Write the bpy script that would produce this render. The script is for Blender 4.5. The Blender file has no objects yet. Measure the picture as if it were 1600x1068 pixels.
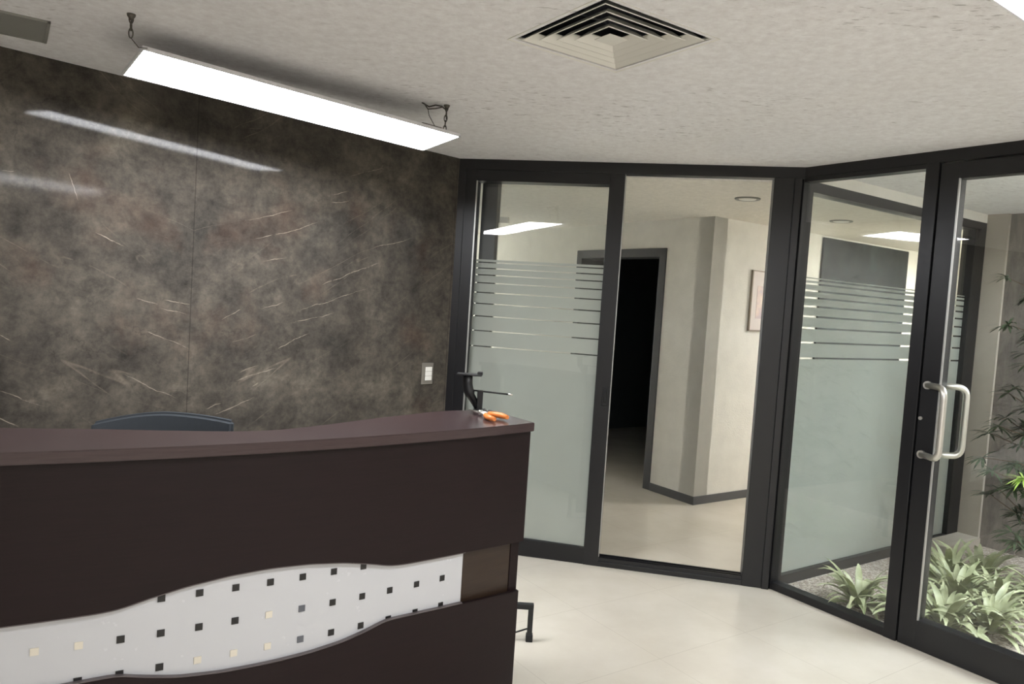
import bpy, bmesh, math, random
from mathutils import Vector, Matrix
S = bpy.context.scene
COL = S.collection
PI = math.pi

# ------------------------------------------------------------------ camera, sky, exposure
EYE = 1.57
F_PX, PITCH, ROLL = 1164.92, math.radians(3.0923), math.radians(-3.6856)
fw = Vector((0, math.cos(PITCH), -math.sin(PITCH)))
r0 = Vector((1, 0, 0)); d0 = fw.cross(r0)
rt = math.cos(ROLL)*r0 + math.sin(ROLL)*d0
dn = -math.sin(ROLL)*r0 + math.cos(ROLL)*d0
cam_d = bpy.data.cameras.new('camera'); cam = bpy.data.objects.new('camera', cam_d); COL.objects.link(cam)
cam_d.sensor_fit = 'HORIZONTAL'; cam_d.sensor_width = 36.0; cam_d.lens = 36.0*F_PX/1600.0
cam_d.clip_start = 0.05; cam_d.clip_end = 200
up = -dn; bk = -fw
cam.matrix_world = Matrix(((rt.x, up.x, bk.x, 0), (rt.y, up.y, bk.y, 0), (rt.z, up.z, bk.z, EYE), (0, 0, 0, 1)))
S.camera = cam
W = bpy.data.worlds.new('World'); S.world = W; W.use_nodes = True
bg = W.node_tree.nodes['Background']; bg.inputs['Color'].default_value = (0.88, 0.94, 1.0, 1); bg.inputs['Strength'].default_value = 3.8
PANEL_W = 9.0          # radiance of the LED panels
S.view_settings.view_transform = 'Standard'; S.view_settings.look = 'None'
S.view_settings.exposure = 2.25; S.view_settings.gamma = 1.0; S.view_settings.use_curve_mapping = False

# ------------------------------------------------------------------ plan
H = 2.43                 # ceiling of the reception
H2 = 2.36                # ceiling of the corridor behind the glass
aA, aB, aC = math.radians(44.10), math.radians(101.53), math.radians(-34.57)
AB = Vector((-0.394, 4.661, 0)); BC = Vector((1.577, 4.277, 0)); KC = Vector((1.570, 6.060, 0))
def d_of(a): return Vector((math.sin(a), math.cos(a), 0))
dirA, dirB, dirC = -d_of(aA), d_of(aB), -d_of(aC)
dirD = d_of(aC + PI/2)
rzA, rzB, rzC, rzD = (math.atan2(v.y, v.x) for v in (dirA, dirB, dirC, dirD))
def CD(s, t, z=0): return BC + dirC*s + dirD*t + Vector((0, 0, z))      # s along the right glass front, t into the garden
def grid(o, d, x, y, z=0):                                             # local frame of a wall -> world
    n = Vector((-d.y, d.x, 0)); return o + d*x + n*y + Vector((0, 0, z))

# ------------------------------------------------------------------ mesh helpers
def bx(bm, x0, x1, y0, y1, z0, z1, bev=0.0, M=None):
    r = bmesh.ops.create_cube(bm, size=1.0); vs = r['verts']
    for v in vs:
        v.co = Vector(((x0+x1)/2 + v.co.x*(x1-x0), (y0+y1)/2 + v.co.y*(y1-y0), (z0+z1)/2 + v.co.z*(z1-z0)))
    if bev > 0:
        es = list({e for v in vs for e in v.link_edges})
        q = bmesh.ops.bevel(bm, geom=es, offset=bev, segments=2, affect='EDGES', profile=0.5)
        vs = list({v for f in q['faces'] for v in f.verts} | {v for v in vs if v.is_valid})
    if M is not None:
        for v in vs: v.co = M @ v.co
    return vs
def tube(bm, pts, rad, seg=12, cap=True):
    pts = [Vector(p) for p in pts]; n = len(pts)
    rads = rad if isinstance(rad, (list, tuple)) else [rad]*n
    rings = []; prev = None
    for i, p in enumerate(pts):
        t = (pts[min(i+1, n-1)] - pts[max(i-1, 0)]).normalized()
        if prev is None:
            a = Vector((0, 0, 1)) if abs(t.z) < 0.9 else Vector((1, 0, 0))
            x = t.cross(a).normalized()
        else:
            x = (prev - t*prev.dot(t)).normalized()
        prev = x; y = t.cross(x)
        rings.append([bm.verts.new(p + (x*math.cos(2*PI*k/seg) + y*math.sin(2*PI*k/seg))*rads[i]) for k in range(seg)])
    for a, b in zip(rings, rings[1:]):
        for k in range(seg):
            f = bm.faces.new((a[k], a[(k+1) % seg], b[(k+1) % seg], b[k])); f.smooth = True
    if cap:
        bm.faces.new(rings[0][::-1]); bm.faces.new(rings[-1])
def fillet(pts, r, n=6):
    pts = [Vector(p) for p in pts]; out = [pts[0]]
    for a, b, c in zip(pts, pts[1:], pts[2:]):
        u, v = (a-b).normalized(), (c-b).normalized()
        p, q = b+u*r, b+v*r
        for i in range(n+1):
            t = i/n; out.append(p*(1-t)**2 + b*2*t*(1-t) + q*t*t)
    return out + [pts[-1]]
def lathe(bm, prof, seg=32, c=(0, 0, 0)):
    c = Vector(c); rings = []
    for r, z in prof:
        rings.append([bm.verts.new(c + Vector((r*math.cos(2*PI*k/seg), r*math.sin(2*PI*k/seg), z))) for k in range(seg)])
    for a, b in zip(rings, rings[1:]):
        for k in range(seg):
            f = bm.faces.new((a[k], a[(k+1) % seg], b[(k+1) % seg], b[k])); f.smooth = True
    bm.faces.new(rings[0][::-1]); bm.faces.new(rings[-1])
def poly_slab(bm, outer, z0, z1, holes=()):
    """flat plate with holes between z0 and z1"""
    for z in (z0, z1):
        es = []
        for loop in [outer, *holes]:
            vs = [bm.verts.new((p[0], p[1], z)) for p in loop]
            es += [bm.edges.new((vs[i], vs[(i+1) % len(vs)])) for i in range(len(vs))]
        bmesh.ops.triangle_fill(bm, use_beauty=True, use_dissolve=False, edges=es)
    for loop in [outer, *holes]:
        n = len(loop)
        for i in range(n):
            p, q = loop[i], loop[(i+1) % n]
            bm.faces.new([bm.verts.new((*p[:2], z0)), bm.verts.new((*q[:2], z0)), bm.verts.new((*q[:2], z1)), bm.verts.new((*p[:2], z1))])
    bmesh.ops.remove_doubles(bm, verts=bm.verts, dist=1e-5)
    bmesh.ops.recalc_face_normals(bm, faces=bm.faces)
def obj(name, bm, m, parent=None, loc=None, rz=None):
    me = bpy.data.meshes.new(name); bm.normal_update(); bm.to_mesh(me); bm.free()
    o = bpy.data.objects.new(name, me); COL.objects.link(o)
    if m: me.materials.append(m)
    if parent: o.parent = parent
    if loc is not None: o.location = loc
    if rz is not None: o.rotation_euler = (0, 0, rz)
    return o
def tag(o, label, cat, group=None):
    o['label'] = label; o['category'] = cat
    if group: o['group'] = group
    return o
def struct(o): o['kind'] = 'structure'; return o
def thing(name, label, cat, loc=(0, 0, 0), rz=0.0, group=None):
    o = bpy.data.objects.new(name, None); COL.objects.link(o); o.empty_display_size = 0.1
    o.location = loc; o.rotation_euler = (0, 0, rz)
    return tag(o, label, cat, group)
def nb(): return bmesh.new()
def box_obj(name, m, x0, x1, y0, y1, z0, z1, bev=0.0, parent=None, loc=None, rz=None):
    bm = nb(); bx(bm, x0, x1, y0, y1, z0, z1, bev); return obj(name, bm, m, parent, loc, rz)

# ------------------------------------------------------------------ materials
def srgb(r, g, b):
    f = lambda c: (c/255/12.92) if c/255 <= 0.04045 else ((c/255+0.055)/1.055)**2.4
    return (f(r), f(g), f(b), 1)
class NT:
    def __init__(s, name):
        s.m = bpy.data.materials.new(name); s.m.use_nodes = True; s.t = s.m.node_tree
        s.p = s.t.nodes['Principled BSDF']; s.out = s.t.nodes['Material Output']
    def n(s, typ, ins=None, **kw):
        x = s.t.nodes.new(typ)
        for k, v in kw.items(): setattr(x, k, v)
        for k, v in (ins or {}).items():
            if isinstance(v, bpy.types.NodeSocket): s.t.links.new(v, x.inputs[k])
            else: x.inputs[k].default_value = v
        return x
    def L(s, a, b): s.t.links.new(a, b)
    def P(s, **k):
        for a, v in k.items():
            key = a.replace('_', ' ')
            if isinstance(v, bpy.types.NodeSocket): s.L(v, s.p.inputs[key])
            else: s.p.inputs[key].default_value = v
    def math(s, op, a, b=0.0, c=0.0, clamp=False):
        x = s.n('ShaderNodeMath', operation=op, use_clamp=clamp)
        for i, v in enumerate((a, b, c)):
            if isinstance(v, bpy.types.NodeSocket): s.L(v, x.inputs[i])
            else: x.inputs[i].default_value = v
        return x.outputs[0]
    def co(s): return s.n('ShaderNodeTexCoord').outputs['Object']
    def map(s, vec, loc=(0, 0, 0), rot=(0, 0, 0), sc=(1, 1, 1)):
        return s.n('ShaderNodeMapping', {'Vector': vec, 'Location': loc, 'Rotation': rot, 'Scale': sc}).outputs[0]
    def noise(s, vec, scale, detail=4, rough=0.55, dist=0.0):
        return s.n('ShaderNodeTexNoise', {'Vector': vec, 'Scale': scale, 'Detail': detail, 'Roughness': rough, 'Distortion': dist}).outputs['Fac']
    def ramp(s, fac, stops):
        r = s.n('ShaderNodeValToRGB', {'Fac': fac}); e = r.color_ramp.elements
        while len(e) < len(stops): e.new(0.5)
        for x, (p, c) in zip(e, stops): x.position = p; x.color = c
        return r.outputs['Color']
    def mix(s, fac, a, b, blend='MIX'):
        x = s.n('ShaderNodeMix', data_type='RGBA', blend_type=blend)
        for i, v in ((0, fac), (6, a), (7, b)):
            if isinstance(v, bpy.types.NodeSocket): s.L(v, x.inputs[i])
            else: x.inputs[i].default_value = v
        return x.outputs[2]
    def bump(s, h, st, dist=0.01):
        s.L(s.n('ShaderNodeBump', {'Height': h, 'Strength': st, 'Distance': dist}).outputs[0], s.p.inputs['Normal'])
def plain(name, col, rough=0.5, metal=0.0, spec=0.5):
    m = NT(name); m.P(Base_Color=col, Roughness=rough, Metallic=metal)
    m.p.inputs['Specular IOR Level'].default_value = spec
    v = m.noise(m.co(), 35, 3)                       # faint unevenness of the finish
    m.P(Roughness=m.math('MULTIPLY_ADD', v, 0.12, max(0.02, rough-0.06)))
    return m.m

# thin pale veins of the marble: x0, z0, x1, z1 on the wall, strength
VEINS = [(1.452, 1.397, 1.367, 1.444, 1), (0.903, 1.604, 0.567, 1.736, 1.3), (1.03, 1.456, 0.652, 1.586, 0.7), (1.076, 1.387, 0.826, 1.449, 0.7), (1.161, 1.252, 0.991, 1.331, 1.2), (1.363, 1.095, 1.178, 1.144, 1.2), (1.353, 1.132, 1.268, 1.165, 0.6), (1.432, 0.941, 1.281, 1.0, 1), (1.292, 1.063, 1.264, 1.078, 0.8), (1.4, 1.283, 1.288, 1.315, 0.5), (1.253, 1.454, 1.134, 1.49, 0.6), (0.902, 2.078, 0.787, 2.109, 0.8), (0.772, 2.194, 0.581, 2.27, 0.7), (0.899, 2.033, 0.774, 2.058, 0.7), (1.348, 1.89, 1.107, 1.972, 0.5), (1.319, 1.794, 0.968, 1.917, 0.7), (0.615, 1.815, 0.345, 1.9, 0.6), (1.264, 1.687, 1.138, 1.725, 0.4), (2.015, 1.744, 1.91, 1.705, 0.7), (1.85, 1.476, 1.767, 1.456, 0.8), (1.733, 1.475, 1.624, 1.46, 0.7), (1.812, 1.33, 1.629, 1.257, 1), (1.894, 1.124, 1.655, 1.013, 0.8), (2.359, 1.079, 2.211, 1.012, 0.9), (2.357, 0.966, 2.29, 0.932, 1.3), (1.516, 0.955, 1.442, 0.983, 0.9), (1.468, 0.928, 1.367, 0.965, 1), (1.749, 1.441, 1.622, 1.415, 0.5), (2.365, 1.31, 2.325, 1.287, 0.6), (2.139, 1.985, 2.1, 1.88, 0.7), (2.03, 1.751, 1.937, 1.716, 0.7), (2.379, 1.956, 2.328, 1.961, 0.6)]
def mk_marble():
    m = NT('dark_marble'); c = m.co(); sep = m.n('ShaderNodeSeparateXYZ', {'Vector': c})
    per = m.math('PINGPONG', m.math('ADD', sep.outputs['X'], 1.586), 1.6)      # book-matched slabs 1.6 m wide
    v = m.n('ShaderNodeCombineXYZ', {'X': per, 'Y': 0.0, 'Z': sep.outputs['Z']}).outputs[0]
    n1 = m.noise(m.map(c, sc=(1, 0, 1.15)), 2.2, 10, 0.66, 0.15)
    n2 = m.noise(m.map(c, loc=(4, 2, 7), sc=(1, 0, 1)), 7.0, 10, 0.72, 0.25)
    base = m.ramp(n1, [(0.28, srgb(49, 48, 46)), (0.44, srgb(72, 68, 63)), (0.58, srgb(88, 83, 76)), (0.74, srgb(117, 111, 100))])
    mott = m.ramp(n2, [(0.32, (0.5, 0.51, 0.52, 1)), (0.5, (0.95, 0.95, 0.94, 1)), (0.7, (1.4, 1.36, 1.28, 1))])
    col = m.mix(0.85, base, mott, 'MULTIPLY')
    n3 = m.noise(m.map(c, loc=(8, 8, 8), sc=(1, 0, 1)), 26, 8, 0.75)
    col = m.mix(0.8, col, m.ramp(n3, [(0.34, (0.68, 0.68, 0.68, 1)), (0.5, (1, 1, 1, 1)), (0.68, (1.32, 1.30, 1.26, 1))]), 'MULTIPLY')
    red = m.math('MULTIPLY', m.math('SMOOTH_MIN', m.math('MULTIPLY', m.math('SUBTRACT', m.noise(m.map(v, loc=(9, 1, 3)), 2.6, 5), 0.58, clamp=True), 7.0, clamp=True), 1.0, 0.1), 0.2)
    col = m.mix(red, col, srgb(96, 66, 52))
    # veins, thin and broken, running down towards the joint between two slabs
    warp = m.math('MULTIPLY_ADD', m.noise(m.map(v, loc=(6, 6, 6)), 1.3, 3, 0.5), 0.16, -0.08)
    vs = m.n('ShaderNodeSeparateXYZ', {'Vector': v})
    for th, fx, fz, w, off_, thr, a in ((0.50, 0.14, 1.5, 0.0026, 0.0, 0.50, 0.6), (0.40, 0.16, 1.3, 0.0022, 3.7, 0.50, 0.5), (0.60, 0.12, 2.0, 0.0024, 7.1, 0.52, 0.55), (-0.35, 0.4, 1.1, 0.002, 11.3, 0.56, 0.3)):
        ct, st = math.cos(th), math.sin(th)
        along = m.math('ADD', m.math('MULTIPLY', vs.outputs['X'], ct), m.math('MULTIPLY', vs.outputs['Z'], st))
        across = m.math('ADD', m.math('SUBTRACT', m.math('MULTIPLY', vs.outputs['Z'], ct), m.math('MULTIPLY', vs.outputs['X'], st)), warp)
        vv = m.n('ShaderNodeCombineXYZ', {'X': m.math('MULTIPLY', along, fx), 'Y': off_, 'Z': m.math('MULTIPLY', across, fz)}).outputs[0]
        vn = m.noise(vv, 2.2, 2, 0.4)
        line = m.math('SUBTRACT', 1.0, m.math('DIVIDE', m.math('ABSOLUTE', m.math('SUBTRACT', vn, 0.5)), w), clamp=True)
        mask = m.math('MULTIPLY', m.math('SUBTRACT', m.noise(m.map(v, loc=(off_, 1, off_)), 2.6, 6, 0.72), thr, clamp=True), 7.0, clamp=True)
        col = m.mix(m.math('MULTIPLY', m.math('MULTIPLY', line, mask), a*0.4), col, srgb(186, 170, 150))
    wn = m.n('ShaderNodeTexNoise', {'Vector': c, 'Scale': 4.5, 'Detail': 4.0, 'Roughness': 0.6})
    wv = m.n('ShaderNodeVectorMath', {0: c, 1: m.n('ShaderNodeVectorMath', {0: m.n('ShaderNodeVectorMath', {0: wn.outputs['Color'], 1: (0.5, 0.5, 0.5)}, operation='SUBTRACT').outputs[0], 'Scale': 0.05}, operation='SCALE').outputs[0]}, operation='ADD').outputs[0]
    brk = m.math('MULTIPLY', m.math('SUBTRACT', m.noise(c, 16, 4, 0.7), 0.36, clamp=True), 5.0, clamp=True)
    tot = None
    for x0, z0, x1, z1, a in VEINS:
        dx, dz = x1-x0, z1-z0
        q = m.n('ShaderNodeMapping', {'Vector': wv, 'Location': ((x0+x1)/2, 0, (z0+z1)/2), 'Rotation': (0, math.atan2(-dz, dx), 0), 'Scale': (math.hypot(dx, dz)*0.56, 1, 0.0017+0.0010*a)}, vector_type='TEXTURE').outputs[0]
        sp = m.n('ShaderNodeSeparateXYZ', {'Vector': q})
        ln = m.math('MULTIPLY', m.math('SUBTRACT', 1.0, m.math('ABSOLUTE', sp.outputs['Z']), clamp=True), m.math('MULTIPLY', m.math('SUBTRACT', 1.0, m.math('ABSOLUTE', sp.outputs['X']), clamp=True), 3.0*a, clamp=True))
        tot = ln if tot is None else m.math('MAXIMUM', tot, ln)
    col = m.mix(m.math('MULTIPLY', m.math('MULTIPLY', tot, brk), 0.7), col, srgb(172, 160, 144))
    crack = m.noise(m.map(v, loc=(1, 5, 2)), 2.3, 7, 0.6, 0.2)
    cl = m.math('SUBTRACT', 1.0, m.math('DIVIDE', m.math('ABSOLUTE', m.math('SUBTRACT', crack, 0.5)), 0.007), clamp=True)
    ck = m.math('MULTIPLY', m.math('SUBTRACT', m.noise(m.map(v, loc=(2, 2, 2)), 2.0, 3), 0.5, clamp=True), 9.0, clamp=True)
    col = m.mix(m.math('MULTIPLY', m.math('MULTIPLY', cl, ck), 0.3), col, srgb(30, 27, 27))
    seam = m.math('LESS_THAN', m.math('MINIMUM', per, m.math('SUBTRACT', 1.6, per)), 0.0025)
    col = m.mix(m.math('MULTIPLY', seam, 0.4), col, srgb(28, 25, 24))
    m.P(Base_Color=col, Roughness=m.math('MULTIPLY_ADD', n2, 0.05, 0.03))
    m.p.inputs['Specular IOR Level'].default_value = 0.13
    m.bump(n2, 0.04, 0.004)
    return m.m
def mk_ceiling(name, col, pit):
    m = NT(name); c = m.co()
    pn = m.noise(m.map(c, rot=(0, 0, 0.95), sc=(1, 3.4, 1)), 20, 3, 0.6)
    dens = m.math('MULTIPLY', m.math('SUBTRACT', m.noise(c, 1.4, 2), 0.40, clamp=True), 3.0, clamp=True)
    pits = m.math('MULTIPLY', m.math('MULTIPLY', m.math('SUBTRACT', pn, 0.595, clamp=True), 8.0, clamp=True), dens)
    mot = m.noise(c, 26, 6, 0.75)
    base = m.ramp(mot, [(0.3, (col[0]*0.86, col[1]*0.86, col[2]*0.85, 1)), (0.7, (min(.9, col[0]*1.08), min(.9, col[1]*1.08), min(.9, col[2]*1.08), 1))])
    m.P(Base_Color=m.mix(m.math('MULTIPLY', pits, pit), base, srgb(112, 100, 92)), Roughness=0.9)
    m.bump(m.math('SUBTRACT', m.noise(c, 60, 4), m.math('MULTIPLY', pits, 1.2)), 0.35, 0.004)
    return m.m
def mk_plaster(name, col, bump=0.5, sc=70):
    m = NT(name); c = m.co()
    mot = m.noise(c, 6, 5, 0.6)
    m.P(Base_Color=m.ramp(mot, [(0.3, tuple(x*0.94 for x in col[:3])+(1,)), (0.7, tuple(x*1.04 for x in col[:3])+(1,))]), Roughness=0.85)
    m.bump(m.noise(c, sc, 5, 0.6), bump, 0.006)
    return m.m
def mk_tiles():
    m = NT('cream_floor_tiles'); c = m.n('ShaderNodeTexCoord').outputs['Object']
    v = m.map(c, rot=(0, 0, -rzD))
    sep = m.n('ShaderNodeSeparateXYZ', {'Vector': v})
    o = Matrix.Rotation(-rzD, 3, 'Z') @ Vector((0.421, 3.796, 0))
    def edge(sock, off):
        f = m.math('PINGPONG', m.math('SUBTRACT', sock, off), 0.3)
        return m.math('MINIMUM', f, 10.0)
    d = m.math('MINIMUM', edge(sep.outputs['X'], o.x), edge(sep.outputs['Y'], o.y))
    joint = m.math('LESS_THAN', d, 0.0011)
    n = m.noise(c, 2.2, 6, 0.6)
    base = m.ramp(n, [(0.3, srgb(205, 197, 182)), (0.55, srgb(214, 207, 193)), (0.75, srgb(220, 213, 201))])
    m.P(Base_Color=m.mix(m.math('MULTIPLY', joint, 0.55), base, srgb(172, 162, 146)), Roughness=m.math('MULTIPLY_ADD', n, 0.1, 0.13))
    m.p.inputs['Specular IOR Level'].default_value = 0.5
    return m.m
def mk_wood(name, c1, c2, rough, spec=0.4):
    m = NT(name); c = m.co()
    g = m.noise(m.map(c, sc=(1.2, 1.2, 26)), 6, 5, 0.6)
    g2 = m.noise(m.map(c, sc=(2, 2, 90)), 9, 3, 0.6)
    m.P(Base_Color=m.ramp(m.math('MULTIPLY_ADD', g2, 0.4, m.math('MULTIPLY', g, 0.6)), [(0.35, c1), (0.65, c2)]), Roughness=rough)
    m.p.inputs['Specular IOR Level'].default_value = spec
    m.bump(g2, 0.05, 0.002)
    return m.m
def mk_glass(name, tint, f0=0.09):
    m = NT(name); m.t.nodes.remove(m.p)
    ge = m.n('ShaderNodeNewGeometry')
    dt = m.n('ShaderNodeVectorMath', {0: ge.outputs['Incoming'], 1: ge.outputs['Normal']}, operation='DOT_PRODUCT').outputs['Value']
    lw = m.math('MULTIPLY_ADD', m.math('POWER', m.math('SUBTRACT', 1.0, m.math('ABSOLUTE', dt), clamp=True), 5.0), 0.96, 0.04)   # Schlick, the same from either face
    tr = m.n('ShaderNodeBsdfTransparent', {'Color': tint}); gl = m.n('ShaderNodeBsdfGlossy', {'Color': (1, 1, 1, 1), 'Roughness': 0.004})
    mx = m.n('ShaderNodeMixShader', {'Fac': m.math('MULTIPLY', lw, 1.0, clamp=True), 1: tr.outputs[0], 2: gl.outputs[0]})
    m.L(mx.outputs[0], m.out.inputs['Surface']); return m.m
def mk_film(name, col, through=0.5):
    m = NT(name); m.t.nodes.remove(m.p); c = m.co()
    n = m.noise(c, 3.0, 4, 0.6)
    cc = m.ramp(n, [(0.3, tuple(x*0.94 for x in col[:3])+(1,)), (0.7, col)])
    df = m.n('ShaderNodeBsdfDiffuse', {'Color': cc}); tl = m.n('ShaderNodeBsdfTranslucent', {'Color': cc})
    mx = m.n('ShaderNodeMixShader', {'Fac': through, 1: df.outputs[0], 2: tl.outputs[0]})
    gl = m.n('ShaderNodeBsdfGlossy', {'Color': (1, 1, 1, 1), 'Roughness': 0.22})
    mx2 = m.n('ShaderNodeMixShader', {'Fac': 0.035, 1: mx.outputs[0], 2: gl.outputs[0]})
    m.L(mx2.outputs[0], m.out.inputs['Surface']); return m.m
def mk_emit(name, col, st):
    m = NT(name); m.P(Base_Color=(0.9, 0.9, 0.9, 1), Emission_Color=col, Emission_Strength=st); return m.m
def mk_leaf(name, c1, c2, sc=7):
    m = NT(name); c = m.co(); n = m.noise(c, sc, 3)
    m.P(Base_Color=m.ramp(n, [(0.35, c1), (0.65, c2)]), Roughness=0.45)
    m.p.inputs['Subsurface Weight'].default_value = 0.0
    return m.m
def mk_gravel():
    m = NT('pale_gravel'); c = m.co()
    vo = m.n('ShaderNodeTexVoronoi', {'Vector': c, 'Scale': 85.0})
    col = m.ramp(m.n('ShaderNodeSeparateColor', {'Color': vo.outputs['Color']}).outputs[0], [(0.0, srgb(150, 138, 126)), (0.5, srgb(196, 184, 170)), (1.0, srgb(226, 217, 206))])
    m.P(Base_Color=m.mix(m.math('MULTIPLY', vo.outputs['Distance'], 0.7), col, srgb(110, 100, 92)), Roughness=0.9)
    m.bump(m.math('SUBTRACT', 1.0, vo.outputs['Distance']), 0.8, 0.01); return m.m
def mk_stone():
    m = NT('rough_dark_stone'); c = m.co()
    n = m.noise(m.map(c, sc=(3, 3, 0.8)), 4, 7, 0.7, 0.4)
    m.P(Base_Color=m.ramp(n, [(0.3, srgb(92, 87, 82)), (0.55, srgb(124, 117, 110)), (0.75, srgb(146, 138, 130))]), Roughness=0.9)
    m.bump(m.noise(c, 40, 6, 0.7), 0.6, 0.01); return m.m

M = dict(
    marble=mk_marble(), ceil=mk_ceiling('speckled_ceiling', srgb(238, 235, 236), 0.8), ceil2=mk_ceiling('corridor_ceiling', srgb(224, 219, 208), 0.2),
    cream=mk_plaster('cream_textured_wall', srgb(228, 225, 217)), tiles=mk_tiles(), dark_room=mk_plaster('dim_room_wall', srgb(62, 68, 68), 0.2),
    black=plain('black_aluminium', srgb(20, 20, 23), 0.36), black2=plain('black_gasket', srgb(12, 12, 13), 0.6), alu=plain('bare_aluminium', srgb(190, 190, 188), 0.35, 0.7),
    dframe=plain('charcoal_door_frame', srgb(70, 70, 72), 0.45), skirt=plain('grey_skirting', srgb(84, 84, 86), 0.4),
    glass=mk_glass('clear_glass', (0.955, 0.968, 0.960, 1)), film=mk_film('frosted_film', srgb(212, 214, 209), 0.5),
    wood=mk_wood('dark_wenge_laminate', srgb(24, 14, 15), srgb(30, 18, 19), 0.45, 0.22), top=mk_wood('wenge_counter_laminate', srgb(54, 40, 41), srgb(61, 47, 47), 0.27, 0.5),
    wood2=mk_wood('brown_recess_laminate', srgb(40, 29, 22), srgb(52, 38, 28), 0.4), edge=plain('bronze_edge_band', srgb(92, 84, 84), 0.3, 0.2),
    acrylic=plain('white_acrylic', srgb(188, 188, 190), 0.25), sq_dark=plain('black_square', srgb(20, 19, 20), 0.3), sq_grey=plain('grey_square', srgb(88, 90, 96), 0.3), sq_pale=plain('pale_square', srgb(208, 200, 184), 0.3),
    panel=mk_emit('led_diffuser', (0.95, 0.965, 1.0, 1), PANEL_W), fill_panel=mk_emit('added_fill_diffuser', (1.0, 0.98, 0.94, 1), PANEL_W*1.9), lampframe=plain('white_lamp_frame', srgb(225, 225, 228), 0.4), chain=plain('dull_steel_chain', srgb(92, 88, 82), 0.5, 0.6),  # the stronger warm diffuser serves only the added corridor light
    white=plain('white_painted_metal', srgb(232, 230, 222), 0.45), void=plain('dark_duct', srgb(38, 40, 50), 0.8), ventgrey=plain('grey_vent', srgb(140, 140, 134), 0.6),
    steel=plain('brushed_stainless_steel', srgb(214, 211, 204), 0.38, 1.0), plate=plain('satin_steel_plate', srgb(150, 145, 138), 0.35, 0.6), switchw=plain('white_switch', srgb(240, 238, 232), 0.3),
    chairf=plain('dark_slate_fabric', srgb(44, 49, 54), 0.75), plastic=plain('black_plastic', srgb(20, 20, 22), 0.4), orange=plain('orange_grip', srgb(226, 132, 66), 0.4),
    gravel=mk_gravel(), stone=mk_stone(), conc=mk_plaster('light_render', srgb(172, 164, 152), 0.4, 40), leaf=mk_leaf('sage_strap_leaf', srgb(128, 136, 98), srgb(182, 186, 150)),
    leaf2=mk_leaf('dark_needle_leaf', srgb(44, 58, 40), srgb(80, 96, 68), 20), shoot=mk_leaf('bright_young_leaf', srgb(150, 186, 76), srgb(190, 214, 118), 20), bark=plain('brown_bark', srgb(104, 88, 70), 0.8),
    mat_board=plain('pale_mount', srgb(214, 205, 200), 0.6), picture=None, picframe=plain('taupe_picture_frame', srgb(150, 138, 124), 0.5), teal=plain('dark_teal_board', srgb(24, 40, 42), 0.5), slate=None)
def mk_picture():
    m = NT('abstract_print'); c = m.co()
    m.P(Base_Color=m.ramp(m.noise(c, 9, 3), [(0.3, srgb(182, 170, 182)), (0.5, srgb(208, 188, 182)), (0.7, srgb(226, 210, 192))]), Roughness=0.5); return m.m
def mk_slate():
    m = NT('dark_slate_cladding'); c = m.co(); n = m.noise(c, 3.2, 6, 0.55, 0.3)
    m.P(Base_Color=m.ramp(n, [(0.35, srgb(26, 31, 33)), (0.55, srgb(34, 40, 42)), (0.7, srgb(50, 60, 62))]), Roughness=0.75); return m.m
M['picture'] = mk_picture(); M['slate'] = mk_slate()

# ------------------------------------------------------------------ room shell
Aend = AB + dirA*6.0; Cend = BC + dirC*6.0; P1, P2 = Vector((-3.4, -2.4, 0)), Vector((3.9, -2.9, 0))
room = [AB, Aend, P1, P2, Cend, BC]
wallA_far = AB + Vector((-2.1, 6.2, 0))
off_out = [AB, BC, CD(0, 5.6), grid(KC, dirD, 5.0, 0), KC + dirC*-4.6 + dirD*5.0, wallA_far]
bm = nb()
fl = [Aend, P1, P2, CD(6.0, 0.092), CD(0.0, 0.092), CD(0, 5.6), KC + dirD*5.6, KC + dirD*5.6 - dirC*6, AB + Vector((-3.2, 7.5, 0)), AB]
poly_slab(bm, [tuple(p) for p in fl], -0.12, 0.0)
struct(obj('floor', bm, M['tiles']))
# reception ceiling with the opening of the air diffuser
DIF = Vector((0.255, 2.445, 0)); uD, uC = dirD, dirC
hole = [DIF + uD*a*0.2225 + uC*b*0.2225 for a, b in ((-1, -1), (1, -1), (1, 1), (-1, 1))]
bm = nb()
ceil_pts = [Aend, P1, P2, Cend, BC, AB]
poly_slab(bm, [tuple(p) for p in ceil_pts], H, H+0.12, [[tuple(p) for p in hole]])
struct(obj('ceiling', bm, M['ceil']))
def wall(name, m, o, d, x0, x1, t, z1=H, z0=0.0, hole=None):
    """wall along d from o; t>0 thickens to the left of d, t<0 to the right"""
    bm = nb(); y0, y1 = min(0, t), max(0, t)
    if hole:
        a, b, top = hole
        bx(bm, x0, a, y0, y1, z0, z1); bx(bm, b, x1, y0, y1, z0, z1); bx(bm, a, b, y0, y1, top, z1)
    else: bx(bm, x0, x1, y0, y1, z0, z1)
    return struct(obj(name, bm, m, None, o, math.atan2(d.y, d.x)))
wall('wall_left', M['marble'], AB, dirA, 0, 6.0, -0.14)
wall('wall_back_left', M['cream'], Aend, (P1-Aend).normalized(), 0, (P1-Aend).length, -0.12)
wall('wall_back', M['cream'], P1, (P2-P1).normalized(), 0, (P2-P1).length, -0.12)
wall('wall_back_right', M['cream'], P2, (Cend-P2).normalized(), 0, (Cend-P2).length, -0.12)
wall('wall_right', M['cream'], BC, dirC, 1.80, 6.0, 0.12)

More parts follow.
